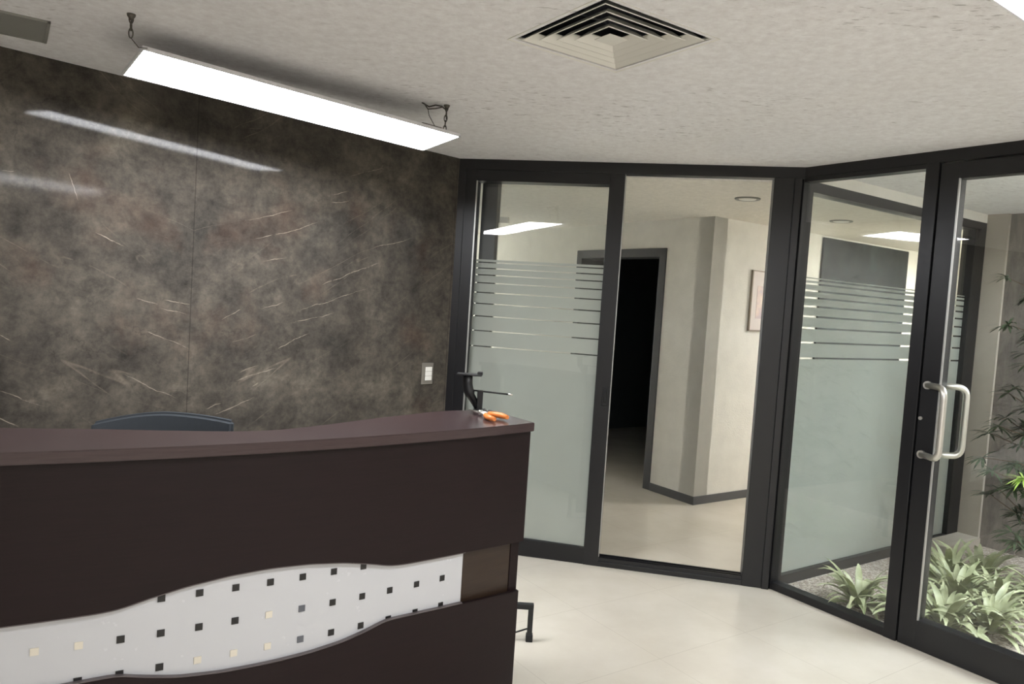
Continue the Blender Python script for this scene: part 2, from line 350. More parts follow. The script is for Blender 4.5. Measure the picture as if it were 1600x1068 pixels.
# ------------------------------------------------------------------ glass front B (facing): frosted leaf and opening
DEP = 0.08
def film_mesh(x0, x1, z0, top, gaps, gw=0.007):
    bm = nb(); edges = [top]
    for g in gaps: edges += [g+gw/2, g-gw/2]
    edges.append(z0)
    for k in range(0, len(edges), 2): bx(bm, x0, x1, -0.0006, 0.0006, edges[k+1], edges[k])
    return bm
def pane(parent, cx, w, z0, z1, y, yaw, tilt, m=None):
    bm = nb(); bx(bm, -w/2, w/2, -0.004, 0.004, z0-1.2, z1-1.2)
    o = obj('glass_pane', bm, m or M['glass'], parent); o.location = (cx, y, 1.2); o.rotation_euler = (tilt, 0, yaw); return o
# header and jambs of the whole front: one trim
bm = nb()
bx(bm, -0.05, 2.03, 0, DEP, 2.366, H+0.02, 0.003); bx(bm, -0.04, 0.045, 0, DEP+0.02, 0, 2.37, 0.003)
struct(obj('trim_1', bm, M['black'], None, AB, rzB))
bm = nb()                                            # leaf of the frosted panel
bx(bm, 0.03, 0.115, 0.006, 0.115, 0.0, 2.368, 0.003); bx(bm, 0.930, 1.022, 0.0, 0.115, 0.0, 2.368, 0.003)
bx(bm, 0.11, 0.935, 0.004, 0.113, 0.0, 0.108, 0.003); bx(bm, 0.11, 0.935, 0.004, 0.113, 2.300, 2.368, 0.003)
win1 = struct(obj('window_1', bm, M['black'], None, AB, rzB))
g1 = pane(win1, 0.522, 0.83, 0.10, 2.31, 0.058, -0.045, -0.030)
gapsB = [1.806, 1.769, 1.727, 1.677, 1.616, 1.546, 1.467, 1.375, 1.277]
fo = obj('frosted_film', film_mesh(-0.415, 0.415, 0.10-1.2, 1.824-1.2, [g-1.2 for g in gapsB]), M['film'], g1); fo.location = (0, 0.006, 0)
bm = nb(); bx(bm, 0.1145, 0.1225, 0.002, 0.012, 0.108, 2.30); obj('glazing_bead', bm, M['alu'], win1)
bm = nb(); bx(bm, 1.0205, 1.026, 0.004, 0.014, 0.06, 2.36); obj('edge_strip', bm, M['alu'], win1)
bm = nb(); bx(bm, 0.975, 1.012, -0.004, 0.003, 0.98, 1.10, 0.004); bx(bm, 0.985, 1.002, -0.012, -0.002, 1.0, 1.08, 0.006); obj('recessed_pull', bm, M['black2'], win1)
bm = nb()                                            # sill track of the opening
bx(bm, 1.015, 1.875, 0, DEP, 0.0, 0.030, 0.002); bx(bm, 1.015, 1.875, 0.008, 0.016, 0.03, 0.052); bx(bm, 1.015, 1.875, 0.038, 0.046, 0.03, 0.052); bx(bm, 1.015, 1.875, 0.066, 0.076, 0.03, 0.055)
struct(obj('door_1', bm, M['black'], None, AB, rzB))
bm = nb()                                            # corner post between the two fronts
bx(bm, 1.862, 1.975, -0.004, DEP+0.02, 0, 2.37, 0.004); bx(bm, 1.972, 2.012, -0.012, 0.05, 0, 2.37, 0.003)
struct(obj('trim_2', bm, M['black'], None, AB, rzB))
# jamb of the office wall just behind the frosted pane
box_obj('trim_3', M['dframe'], 0.125, 0.225, 0.122, 0.22, 0, H2, 0.003, None, AB, rzB)['kind'] = 'structure'

# ------------------------------------------------------------------ glass front C (right): fixed pane and door
bm = nb()
bx(bm, -0.06, 1.82, 0, DEP, 2.372, H+0.02, 0.003)
bx(bm, -0.055, -0.022, -0.006, DEP, 0, 2.375, 0.003); bx(bm, -0.024, 0.022, 0.0, DEP, 0, 2.375, 0.003); bx(bm, -0.034, -0.012, -0.010, 0.01, 0, 2.37, 0.002)
bx(bm, 1.725, 1.80, 0, DEP, 0, 2.375, 0.003)
struct(obj('trim_4', bm, M['black'], None, BC, rzC))
bm = nb()
bx(bm, 0.018, 0.702, 0.004, DEP-0.004, 2.350, 2.374, 0.002); bx(bm, 0.018, 0.702, 0.004, DEP-0.004, 0.0, 0.042, 0.003); bx(bm, 0.695, 0.760, 0.0, DEP, 0.0, 2.375, 0.003)
win2 = struct(obj('window_2', bm, M['black'], None, BC, rzC))
pane(win2, 0.36, 0.70, 0.03, 2.36, 0.042, 0.049, 0.005)
bm = nb()
bx(bm, 0.766, 0.856, 0.004, DEP-0.004, 0.001, 2.366, 0.004); bx(bm, 1.630, 1.720, 0.004, DEP-0.004, 0.001, 2.366, 0.004)
bx(bm, 0.85, 1.64, 0.006, DEP-0.006, 0.001, 0.146, 0.003); bx(bm, 0.85, 1.64, 0.006, DEP-0.006, 2.288, 2.366, 0.003)
door2 = struct(obj('door_2', bm, M['black'], None, BC, rzC))
pane(door2, 1.243, 0.80, 0.135, 2.30, 0.042, 0.049, 0.005)
bm = nb(); bx(bm, 0.8545, 0.8605, 0.0, 0.012, 0.146, 2.288); obj('glazing_bead', bm, M['alu'], door2)
def pull(side):
    y0 = 0.0 if side < 0 else DEP
    y1 = y0 + side*0.072
    pts = fillet([(0.802, y0, 1.295), (0.915, y1, 1.295), (0.915, y1, 0.955), (0.802, y0, 0.955)], 0.05, 8)
    bm = nb(); tube(bm, pts, 0.0155, 16)
    for z in (1.295, 0.955):
        tube(bm, [(0.802, y0+0.004*-side, z), (0.802, y0+side*0.008, z)], 0.020, 18)
    o = obj('door_handle', bm, M['steel'], door2); return o
pull(-1); pull(1)
bm = nb(); tube(bm, [(0.781, 0.006, 1.13), (0.781, -0.004, 1.13)], 0.009, 16); obj('door_lock', bm, M['steel'], door2)

# ------------------------------------------------------------------ far glass wall D of the corridor, across the garden
bm = nb(); x1 = 2.245
bx(bm, 0.03, x1, 0, 0.09, 2.305, 2.365, 0.003); bx(bm, 0.03, x1, 0, 0.09, 0.0, 0.062, 0.003)
bx(bm, 0.03, 0.10, 0, 0.09, 0, 2.37, 0.003); bx(bm, 2.075, x1, 0, 0.09, 0, 2.37, 0.003)
D0 = BC + dirC*0.02
win3 = struct(obj('window_3', bm, M['black'], None, D0, rzD))
g3 = pane(win3, 1.085, 2.00, 0.055, 2.31, 0.03, 0.0, 0.0)
gapsD = [1.812, 1.787, 1.747, 1.706, 1.655, 1.595, 1.527, 1.441, 1.348]
fo = obj('frosted_film', film_mesh(-1.0, 1.0, 0.055-1.2, 1.824-1.2, [g-1.2 for g in gapsD], 0.011), M['film'], g3); fo.location = (0, 0.006, 0)
wall('wall_over_glass', M['cream'], D0, dirD, 0.0, 2.25, 0.09, H+0.12, 2.365)

# ------------------------------------------------------------------ corridor and office behind the glass
dirL = -dirC                                         # the wall with the dark doorway runs away from the corner of the column
L0, L1, DT = 0.500, 1.705, 2.115
wall('wall_office_left', M['cream'], KC, dirL, 0, 5.2, -0.16, H2, 0, (L0, L1, DT))
wall('wall_office_right', M['cream'], KC, dirD, 0.0, 5.6, 0.16, H2, 0)
wall('wall_office_side', M['cream'], AB + Vector((-0.02, 0.02, 0)), (wallA_far-AB).normalized(), 0.05, 7.0, 0.12, H2)
wall('wall_corridor_end', M['cream'], CD(0.02, 5.5), -dirC, 0, 2.2, -0.12, H2)
wall('wall_corridor_near', M['cream'], D0, dirD, 2.25, 5.5, 0.12, H2)
bm = nb()
cpts = [AB + dirB*0.0 + Vector((0.01, DEP, 0)), BC + Vector((0.02, DEP, 0)), CD(-0.08, 5.6), KC + dirD*5.6, KC + dirD*0.1, KC + dirL*5.2, AB + Vector((-2.6, 7.0, 0))]
poly_slab(bm, [tuple(p) for p in cpts], H2, H2+0.1)
struct(obj('ceiling_office', bm, M['ceil2']))
bm = nb()                                            # frame of the dark doorway
bx(bm, L0-0.002, L0+0.075, -0.175, 0.012, 0, DT, 0.003); bx(bm, L1-0.075, L1+0.002, -0.175, 0.012, 0, DT, 0.003); bx(bm, L0, L1, -0.175, 0.012, DT-0.075, DT+0.002, 0.003)
struct(obj('door_3', bm, M['dframe'], None, KC, math.atan2(dirL.y, dirL.x)))
bm = nb(); bx(bm, -0.012, L0-0.003, 0.0, 0.012, 0, 0.068, 0.002); struct(obj('baseboard_left', bm, M['skirt'], None, KC, math.atan2(dirL.y, dirL.x)))
bm = nb(); bx(bm, L1+0.003, 5.1, 0.0, 0.012, 0, 0.068, 0.002); struct(obj('baseboard_far_left', bm, M['skirt'], None, KC, math.atan2(dirL.y, dirL.x)))
bm = nb(); bx(bm, 0.0, 5.5, -0.012, 0.0, 0, 0.068, 0.002); struct(obj('baseboard_right', bm, M['skirt'], None, KC, rzD))
# dark slate clad stretch of the corridor wall
bm = nb(); bx(bm, 1.478, 2.960, -0.02, 0.001, 0.07, 2.342, 0.003); struct(obj('trim_5', bm, M['slate'], None, KC, rzD))
# dark room behind the doorway
rzL = math.atan2(dirL.y, dirL.x)
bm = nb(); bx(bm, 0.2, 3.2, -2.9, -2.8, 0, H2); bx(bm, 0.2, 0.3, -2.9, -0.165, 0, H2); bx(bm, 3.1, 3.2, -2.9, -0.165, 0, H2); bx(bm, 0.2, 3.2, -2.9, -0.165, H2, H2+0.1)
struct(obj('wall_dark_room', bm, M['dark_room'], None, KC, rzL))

# ------------------------------------------------------------------ garden shell
bm = nb(); poly_slab(bm, [tuple(CD(0.02, 0.09)), tuple(CD(3.4, 0.09)), tuple(CD(3.4, 2.35)), tuple(CD(0.02, 2.35))], -0.10, 0.002)
struct(obj('garden_ground', bm, M['gravel']))
wall('wall_garden_end', M['conc'], CD(0.0, 2.235), dirC, 0.0, 0.165, 0.14, 3.0)
wall('wall_garden_stone', M['stone'], CD(0.0, 2.262), dirC, 0.165, 3.5, 0.14, 3.0)
wall('wall_garden_side', M['conc'], CD(3.4, 0.09), dirD, 0.0, 2.2, -0.14, 3.0)
bm = nb(); poly_slab(bm, [tuple(CD(0.0, 0.06)), tuple(CD(1.55, 0.06)), tuple(CD(1.20, 2.262)), tuple(CD(0.0, 2.262))], H, H+0.12)
struct(obj('ceiling_garden', bm, M['ceil']))
bm = nb(); bx(bm, 1.72, 2.235, -0.165, -0.002, 0.0, 0.065, 0.006); struct(obj('trim_6', bm, M['conc'], None, D0, rzD))

# ------------------------------------------------------------------ reception desk
DO = Vector((0.116, 3.045, 0)); dirU = Vector((math.sin(math.radians(55.43)), math.cos(math.radians(55.43)), 0))
DS, DZ = 0.958, 0.066                                # size of the desk body and height of its plinth line
DO = DO*DS
ZB = -DZ/DS                                          # panels run down to the floor
desk = thing('reception_desk', 'curved dark wenge reception desk with wavy white panel of small squares', 'reception desk', DO + Vector((0, 0, DZ)), math.atan2(dirU.y, dirU.x))
desk.scale = (DS, DS, DS)
UL = -2.165
def gf(u): return 0.0917*u*u + 0.1985*u              # bowed front line of the counter
def lerp(tab, u):
    if u <= tab[0][0]: return tab[0][1]
    for (a, p), (b, q) in zip(tab, tab[1:]):
        if u <= b: return p + (q-p)*(u-a)/(b-a)
    return tab[-1][1]
def sm(tab, u, w=0.02): return (lerp(tab, u-w) + lerp(tab, u) + lerp(tab, u+w) + lerp(tab, u-w/2) + lerp(tab, u+w/2))/5
def mirror(tab): return sorted([(-2.165-u, z) for u, z in tab if u > -1.0825] + [t for t in tab if t[0] > -1.0825])
back_t = mirror([(-1.06, 0.090), (-1.0, 0.100), (-0.95, 0.113), (-0.78, 0.172), (-0.605, 0.242), (-0.50, 0.276), (-0.418, 0.300), (-0.34, 0.330), (-0.276, 0.350), (-0.196, 0.357), (-0.1, 0.352), (0.02, 0.345)])
up_t = mirror([(-1.08, 0.660), (-1.068, 0.660), (-0.953, 0.655), (-0.83, 0.640), (-0.725, 0.618), (-0.66, 0.601), (-0.627, 0.596), (-0.58, 0.593), (-0.479, 0.591), (-0.325, 0.588), (-0.06, 0.577), (0.02, 0.574)])
lw_t = mirror([(-1.08, 0.341), (-1.054, 0.341), (-0.937, 0.344), (-0.814, 0.356), (-0.71, 0.378), (-0.665, 0.391), (-0.642, 0.394), (-0.541, 0.392), (-0.319, 0.384), (-0.011, 0.366), (0.02, 0.366)])
def ribbon(u0, u1, z0f, z1f, y0f, y1f, n=90, bev=0.0):
    """solid strip along the bowed front, between heights z0f..z1f and depths y0f..y1f"""
    bm = nb(); R = []
    for i in range(n+1):
        u = u0 + (u1-u0)*i/n
        R.append([bm.verts.new((u, y0f(u), z0f(u))), bm.verts.new((u, y0f(u), z1f(u))), bm.verts.new((u, y1f(u), z1f(u))), bm.verts.new((u, y1f(u), z0f(u)))])
    for a, b in zip(R, R[1:]):
        for k in range(4):
            bm.faces.new((a[k], a[(k+1) % 4], b[(k+1) % 4], b[k]))
    bm.faces.new(R[0]); bm.faces.new(R[-1][::-1])
    bmesh.ops.recalc_face_normals(bm, faces=bm.faces)
    if bev:
        es = [e for e in bm.edges if len(e.link_faces) == 2 and e.calc_face_angle(0) > 1.0]
        bmesh.ops.bevel(bm, geom=es, offset=bev, segments=2, affect='EDGES')
    return bm
K = lambda v: (lambda u: v)
off = lambda d: (lambda u: gf(u)+d)
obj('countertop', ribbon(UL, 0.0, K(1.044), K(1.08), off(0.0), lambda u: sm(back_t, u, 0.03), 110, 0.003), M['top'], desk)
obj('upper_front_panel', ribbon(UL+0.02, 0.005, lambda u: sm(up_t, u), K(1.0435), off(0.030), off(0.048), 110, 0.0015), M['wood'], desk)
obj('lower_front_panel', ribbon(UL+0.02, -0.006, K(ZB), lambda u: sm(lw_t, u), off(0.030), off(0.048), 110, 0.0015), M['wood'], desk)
obj('upper_edge_band', ribbon(-1.85, -0.31, lambda u: sm(up_t, u)-0.0032, lambda u: sm(up_t, u)-0.0002, off(0.031), off(0.047), 90), M['edge'], desk)
obj('lower_edge_band', ribbon(-1.85, -0.31, lambda u: sm(lw_t, u)+0.0002, lambda u: sm(lw_t, u)+0.0032, off(0.031), off(0.047), 90), M['edge'], desk)
acr = obj('acrylic_panel', ribbon(-1.855, -0.310, K(0.320), K(0.690), off(0.050), off(0.056), 80), M['acrylic'], desk)
obj('recess_panel', ribbon(UL+0.06, -0.048, K(0.25), K(0.75), off(0.062), off(0.078), 80), M['wood2'], desk)
bm = nb(); bx(bm, -0.046, -0.004, gf(0)+0.050, gf(0)+0.10, ZB, 1.043, 0.002); obj('side_post', bm, M['wood'], desk)
bm = nb(); bx(bm, UL+0.03, UL+0.07, gf(UL)+0.050, gf(UL)+0.10, ZB, 1.043, 0.002); obj('side_post', bm, M['wood'], desk)
bm = nb(); bx(bm, -0.034, -0.008, 0.101, 0.335, ZB, 1.043, 0.002); obj('end_panel', bm, M['wood'], desk)
bm = nb(); bx(bm, UL+0.04, UL+0.066, 0.101, 0.335, ZB, 1.043, 0.002); obj('end_panel', bm, M['wood'], desk)
obj('work_surface', ribbon(UL+0.07, -0.036, K(0.735), K(0.76), off(0.085), K(0.40), 40, 0.002), M['top'], desk)
bm = nb(); bx(bm, -0.01, 0.035, 0.20, 0.33, 0.800, 0.806, 0.002); obj('side_bracket', bm, M['black2'], desk)
ROW1 = [-1.401, -1.293, -1.185, -1.076, -0.968, -0.858, -0.747]
ROW = [-1.722, -1.614, -1.507, -1.399, -1.291, -1.183, -1.076, -0.966, -0.857, -0.746, -0.636, -0.522, -0.406]
def sq(u, z, m):
    w = 0.0108; bm = nb(); s = 0.1835*u + 0.1985
    Mx = Matrix.Translation((u, gf(u)+0.0492, z)) @ Matrix.Rotation(math.atan(s), 4, 'Z')
    bx(bm, -w, w, -0.002, 0.0015, -w, w, 0.0, Mx)
    o = obj('square_inlay', bm, m, acr)
    if m is M['sq_pale']: o['label'] = 'pale cream square inlay'
    elif m is M['sq_grey']: o['label'] = 'grey square inlay'
for u in ROW1: sq(u, 0.607, M['sq_dark'])
for i, u in enumerate(ROW): sq(u, 0.4985, M['sq_pale'] if i in (0, 1, 6) else (M['sq_grey'] if i == 7 else M['sq_dark']))
for i, u in enumerate(ROW[1:]): sq(u, 0.3925, M['sq_pale'] if i in (3, 4, 5) else (M['sq_grey'] if i == 6 else M['sq_dark']))

# ------------------------------------------------------------------ LED panels hung on chains
def led_panel(label, v, L, Wd, chains, ceil=H, lit='panel'):
    cx, cy, cz, yaw, roll, pit = v
    u = Vector((math.sin(yaw)*math.cos(pit), math.cos(yaw)*math.cos(pit), math.sin(pit)))
    w0 = Vector((math.cos(yaw), -math.sin(yaw), 0)); n = w0.cross(u)
    w = math.cos(roll)*w0 + math.sin(roll)*n
    nrm = w.cross(u)
    if nrm.z < 0: nrm = -nrm
    t = thing('pendant_light', label, 'ceiling lamp', (cx, cy, cz), 0, 'flat LED panels hung from the ceiling')
    y = nrm.cross(u)
    Mx = Matrix(((u.x, y.x, nrm.x, 0), (u.y, y.y, nrm.y, 0), (u.z, y.z, nrm.z, 0), (0, 0, 0, 1)))
    a, b = L/2, Wd/2; fr = 0.006
    bm = nb()
    for q in ((-a, a, -b, -b+fr), (-a, a, b-fr, b), (-a, -a+fr, -b, b), (a-fr, a, -b, b)): bx(bm, *q, 0.0, 0.012, 0, Mx)
    bx(bm, -a, a, -b, b, 0.010, 0.014, 0, Mx); bx(bm, -0.16, 0.16, -0.05, 0.05, 0.014, 0.038, 0, Mx)
    obj('panel_frame', bm, M['lampframe'], t)
    bm = nb(); bx(bm, -a+fr, a-fr, -b+fr, b-fr, 0.002, 0.008, 0, Mx); obj('diffuser', bm, M[lit], t)
    for (px, py, lx, ly) in chains:
        top = Vector((px-cx, py-cy, H-cz)); bot = Mx @ Vector((lx, ly, 0.012))
        bm = nb(); lathe(bm, [(0.004, -0.02), (0.013, -0.006), (0.014, 0.0)], 14, top)
        d = bot-top; nl = max(3, int(d.length/0.026)); dd = d.normalized()
        ax = dd.cross(Vector((1, 0.2, 0))).normalized(); ay = dd.cross(ax)
        for k in range(nl):
            c = top + d*((k+0.6)/(nl+0.2)); s = ax if k % 2 else ay
            hl = d.length/(nl+0.2)*0.66
            ring = [c + dd*math.cos(2*PI*j/14)*hl + s*math.sin(2*PI*j/14)*0.0065 for j in range(15)]
            tube(bm, ring, 0.0022, 6, False)
        obj('chain', bm, M['chain'], t)
    return t, Mx, Vector((cx, cy, cz))
LA = (-0.897, 3.094, 2.301, 0.895, 0.082, -0.037)
t, Mx, cc = led_panel('long bright LED panel hanging on chains over the reception desk by the dark marble wall', LA, 1.31, 0.314,
                      [(-1.317, 2.499, -0.70, -0.20), (-0.360, 3.400, 0.585, -0.13)])
bm = nb()                                            # loose wires at the far end of the lamp
W2 = [Vector((-0.47, 3.38, H)), Vector((-0.44, 3.40, H-0.012)), Vector((-0.41, 3.39, H-0.006)), Vector((-0.385, 3.41, H-0.004)), Vector((-0.362, 3.41, H-0.02)), Vector((-0.36, 3.42, H-0.06))]
tube(bm, [p-cc for p in W2], 0.0035, 7)
W3 = [Vector((-0.462, 3.385, H-0.001)), Vector((-0.44, 3.37, H-0.03)), Vector((-0.405, 3.37, H-0.025)), Vector((-0.375, 3.39, H-0.012))]
obj('wire', bm, M['chain'], t); bm = nb(); tube(bm, [p-cc for p in W3], 0.003, 7)
W4 = [W3[1], Vector((-0.435, 3.38, H-0.055)), Vector((-0.41, 3.40, 2.335)), Mx @ Vector((0.53, -0.10, 0.016)) + cc]
obj('wire', bm, M['chain'], t); bm = nb(); tube(bm, [p-cc for p in W4], 0.0018, 6)
obj('wire', bm, M['chain'], t); bm = nb(); tube(bm, [Mx @ Vector((-0.70, -0.20, 0.012)), Mx @ Vector((-0.67, -0.175, -0.004)), Mx @ Vector((-0.63, -0.15, 0.012))], 0.0016, 6)
obj('wire', bm, M['chain'], t)
bm = nb(); bx(bm, 0.46, 0.56, -0.147, -0.132, 0.014, 0.022, 0.001, Mx); obj('hanger_bracket', bm, M['chain'], t)
led_panel('second LED panel lamp, only its corner showing at the top right of the ceiling', (0.768, 1.266, 2.25, math.radians(54.2), 0, 0), 1.2, 0.30,
          [(0.338, 0.956, -0.53, 0.0), (1.198, 1.576, 0.53, 0.0)])

for x, y in ((0.2, -0.9), (2.3, -0.9)):  # two unseen panels added to raise the brightness of the reception
    led_panel('added fill light panel hung in the rear half of the reception behind the viewer', (x, y, 2.28, math.radians(54.2), 0, 0), 1.2, 0.30, [(x-0.44, y-0.31, -0.53, 0.0), (x+0.44, y+0.31, 0.53, 0.0)])
cl = KC + dirD*2.55 + Vector((dirD.y, -dirD.x, 0))*1.15  # unseen panel added to brighten the corridor wall
led_panel('added fill light panel in the corridor, hidden behind the garden wall', (cl.x, cl.y, 2.28, math.radians(55.4), 0, 0), 1.2, 0.30, [], H2, 'fill_panel')

# ------------------------------------------------------------------ ceiling diffuser and vent
dif = thing('ceiling_diffuser', 'square white four way air diffuser with dark slots set in the ceiling', 'air vent', DIF + Vector((0, 0, H)), rzD)
def ringplate(bm, r0, z0, r1, z1, th=0.0015):
    """square conical blade, from inner half size r0 at z0 to outer r1 at z1"""
    def loop(r, z): return [bm.verts.new((a*r, b*r, z)) for a, b in ((-1, -1), (1, -1), (1, 1), (-1, 1))]
    A, B, C2, D2 = loop(r0, z0), loop(r1, z1), loop(r1, z1+th), loop(r0, z0+th*2)
    for P, Q in ((A, B), (B, C2), (C2, D2), (D2, A)):
        for k in range(4): bm.faces.new((P[k], P[(k+1) % 4], Q[(k+1) % 4], Q[k]))
bm = nb()
ringplate(bm, 0.2205, 0.004, 0.241, -0.002, 0.002)
obj('outer_flange', bm, M['white'], dif)
for r in (0.204, 0.163, 0.122, 0.081):
    bm = nb(); ringplate(bm, r-0.027, 0.020, r, -0.003, 0.0012); ringplate(bm, r, -0.004, r+0.003, -0.003, 0.001)
    obj('blade', bm, M['white'], dif)
bm = nb(); bx(bm, -0.038, 0.038, -0.038, 0.038, -0.003, -0.001); obj('centre_plate', bm, M['white'], dif)
bm = nb(); bx(bm, -0.222, 0.222, -0.222, 0.222, 0.145, 0.15)
for q in ((-0.222, 0.222, -0.222, -0.218), (-0.222, 0.222, 0.218, 0.222), (-0.222, -0.218, -0.222, 0.222), (0.218, 0.222, -0.222, 0.222)): bx(bm, *q, 0.012, 0.15)
bx(bm, -0.006, 0.006, -0.21, 0.21, 0.045, 0.06); bx(bm, -0.21, 0.21, -0.006, 0.006, 0.045, 0.06)
obj('duct_box', bm, M['void'], dif)
vent = thing('ceiling_vent', 'flat grey return air grille in the ceiling above the left end of the marble wall', 'air vent', (-1.74, 2.74, H), rzD)
VX = -0.5
bm = nb()
for q in ((VX, 0.0, -0.145, -0.135), (VX, 0.0, 0.125, 0.135), (-0.010, 0.0, -0.145, 0.135), (VX, VX+0.01, -0.145, 0.135)): bx(bm, *q, -0.008, 0.0)
obj('vent_frame', bm, M['ventgrey'], vent)
for k in range(22):
    bm = nb(); y = -0.128 + k*0.0118
    bx(bm, VX+0.01, -0.01, y-0.0052, y+0.0052, -0.006, -0.002, 0.0); obj('slat', bm, M['ventgrey'], vent)

# ------------------------------------------------------------------ small things of the reception
so = thing('wall_outlet', 'steel wall plate with white switch module on the marble wall', 'switch', grid(AB, dirA, 0.163, 0.0, 1.099), rzA)
bm = nb(); bx(bm, -0.044, 0.044, 0.0, 0.007, -0.066, 0.066, 0.003); obj('cover_plate', bm, M['plate'], so)
for k in range(3):
    bm = nb(); bx(bm, -0.031, 0.019, 0.006, 0.011, -0.042+k*0.028, -0.0155+k*0.028, 0.002); obj('switch_key', bm, M['switchw'], so)

def DK(u, v, z): return DO + (dirU*u + Vector((dirU.y, -dirU.x, 0))*v + Vector((0, 0, z)))*DS + Vector((0, 0, DZ))
# pruning shears
tip, piv, ha, hb = DK(-0.145, -0.285, 1.081), DK(-0.138, -0.205, 1.081), DK(-0.165, -0.045, 1.081), DK(-0.110, -0.050, 1.081)
sh = thing('pruning_shears', 'hand shears with two orange grips lying on the counter end', 'hand tool', piv)
def loc(v): return Vector(v) - piv
for k, (h, bend) in enumerate(((ha, -0.012), (hb, 0.014))):
    d = h-piv; n = Vector((-d.y, d.x, 0)).normalized()
    z = Vector((0, 0, 0.0115 + 0.004*k))
    bm = nb(); P0 = piv + d*0.32; pts = [P0, P0 + d*0.2 + n*bend*0.7, P0 + d*0.42 + n*bend, P0 + d*0.68 + n*bend*0.4]
    tube(bm, [loc(p)+z for p in pts], [0.0085, 0.0115, 0.0115, 0.008], 12); obj('grip', bm, M['orange'], sh)
    bm = nb(); tube(bm, [loc(piv - d*0.05)+z, loc(P0 + d*0.02)+z], [0.006, 0.005], 10)
    e = (tip-piv); m2 = Vector((-e.y, e.x, 0)).normalized()*(0.008 if k else -0.008)
    b0 = loc(piv)+z*0.8
    vs = [b0 - m2*1.0, b0 + e*0.55 + m2*0.9, b0 + e + m2*0.3, b0 + e*0.5 - m2*0.6]
    lo_ = [bm.verts.new(p) for p in vs]; hi_ = [bm.verts.new(p + Vector((0, 0, 0.003))) for p in vs]
    bm.faces.new(lo_[::-1]); bm.faces.new(hi_)
    for i in range(4): bm.faces.new((lo_[i], lo_[(i+1) % 4], hi_[(i+1) % 4], hi_[i]))
    obj('blade', bm, M['steel'], sh)
bm = nb(); tube(bm, [loc(piv)+Vector((0, 0, 0.004)), loc(piv)+Vector((0, 0, 0.022))], 0.008, 14); obj('pivot_bolt', bm, M['steel'], sh)

# black clamp standing at the back edge of the counter
cb = DK(-0.075, -0.325, 1.08)
ct = thing('clamp_tool', 'black metal clamp with flat top plate and thin steel rod standing on the counter', 'hand tool', cb, 0)
bm = nb(); tube(bm, fillet([(-0.052, 0.0, 0.150), (-0.050, 0.0, 0.088), (0.004, 0.0, 0.004)], 0.03, 6), [0.021]*3+[0.022]*4+[0.017, 0.0135], 12); obj('body', bm, M['plastic'], ct)
bm = nb(); bx(bm, -0.098, 0.008, -0.028, 0.028, 0.148, 0.156, 0.003); bx(bm, -0.012, 0.010, -0.02, 0.02, 0.150, 0.166, 0.004); obj('top_plate', bm, M['plastic'], ct)
bm = nb(); bx(bm, -0.007, 0.017, -0.014, 0.014, 0.0, 0.088, 0.003); bx(bm, -0.02, 0.03, -0.03, 0.03, 0.0, 0.008, 0.002); obj('block', bm, M['plastic'], ct)
bm = nb(); tube(bm, [(-0.03, 0, 0.086), (0.122, 0, 0.078)], 0.0036, 10); obj('rod', bm, M['plastic'], ct)
bm = nb(); tube(bm, [(0.122, 0, 0.078), (0.142, 0, 0.077)], 0.0046, 10); o = obj('rod_tip', bm, M['steel'], ct); o['label'] = 'bright steel rod tip'

# low stand by the desk end
ms = thing('metal_stand', 'low black tubular metal stand on the floor at the right end of the desk', 'stand', (0.168, 3.395, 0), 0)
bm = nb(); bx(bm, -0.230, 0.012, -0.012, 0.012, 0.152, 0.178, 0.002); obj('top_bar', bm, M['plastic'], ms)
for x in (0.0, -0.218):
    bm = nb(); bx(bm, x-0.012, x+0.012, -0.0125, 0.0125, 0.02, 0.153, 0.002); lg = obj('leg', bm, M['plastic'], ms)
    bm = nb(); bx(bm, x-0.016, x+0.016, -0.016, 0.016, 0.0, 0.035, 0.003); obj('rubber_foot', bm, M['black2'], lg)
bm = nb(); tube(bm, [(-0.012, 0, 0.058), (-0.13, 0.0, 0.012), (-0.2, 0.0, 0.012)], 0.004, 8); obj('brace', bm, M['plastic'], ms)

# office chair behind the counter
ch = thing('office_chair', 'dark office chair behind the reception desk, only its curved backrest top showing', 'chair', (-1.415, 2.84, 0), math.radians(3))
bm = nb(); N = 20; R = []
for j in range(13):
    fz = j/12; row = []
    for i in range(N+1):
        fx = -1 + 2*i/N
        hw = 0.358*(0.80 + 0.20*math.sin(PI*min(1, fz*1.15+0.05)))
        ztop = 0.465*(1 - 0.105*max(0, -fx)**1.7 - 0.026*max(0, fx)**2)
        z = 0.545 + fz*ztop; y = 0.23 - 0.06*fx*fx + 0.05*fz*fz
        row.append((fx*hw, y, z))
    R.append(row)
F = [[bm.verts.new(p) for p in r] for r in R]; B = [[bm.verts.new((p[0], p[1]+0.045, p[2])) for p in r] for r in R]
for G, fl_ in ((F, False), (B, True)):
    for j in range(12):
        for i in range(N):
            q = (G[j][i], G[j][i+1], G[j+1][i+1], G[j+1][i]); bm.faces.new(q[::-1] if fl_ else q)
for i in range(N):
    bm.faces.new((F[12][i], F[12][i+1], B[12][i+1], B[12][i])); bm.faces.new((B[0][i], B[0][i+1], F[0][i+1], F[0][i]))
for j in range(12):
    bm.faces.new((F[j+1][0], B[j+1][0], B[j][0], F[j][0])); bm.faces.new((F[j][N], B[j][N], B[j+1][N], F[j+1][N]))
bmesh.ops.recalc_face_normals(bm, faces=bm.faces)
es = [e for e in bm.edges if len(e.link_faces) == 2 and e.calc_face_angle(0) > 0.9]
bmesh.ops.bevel(bm, geom=es, offset=0.012, segments=3, affect='EDGES')
obj('backrest', bm, M['chairf'], ch)
bm = nb(); bx(bm, -0.24, 0.24, -0.25, 0.20, 0.42, 0.50, 0.03); obj('seat', bm, M['chairf'], ch)
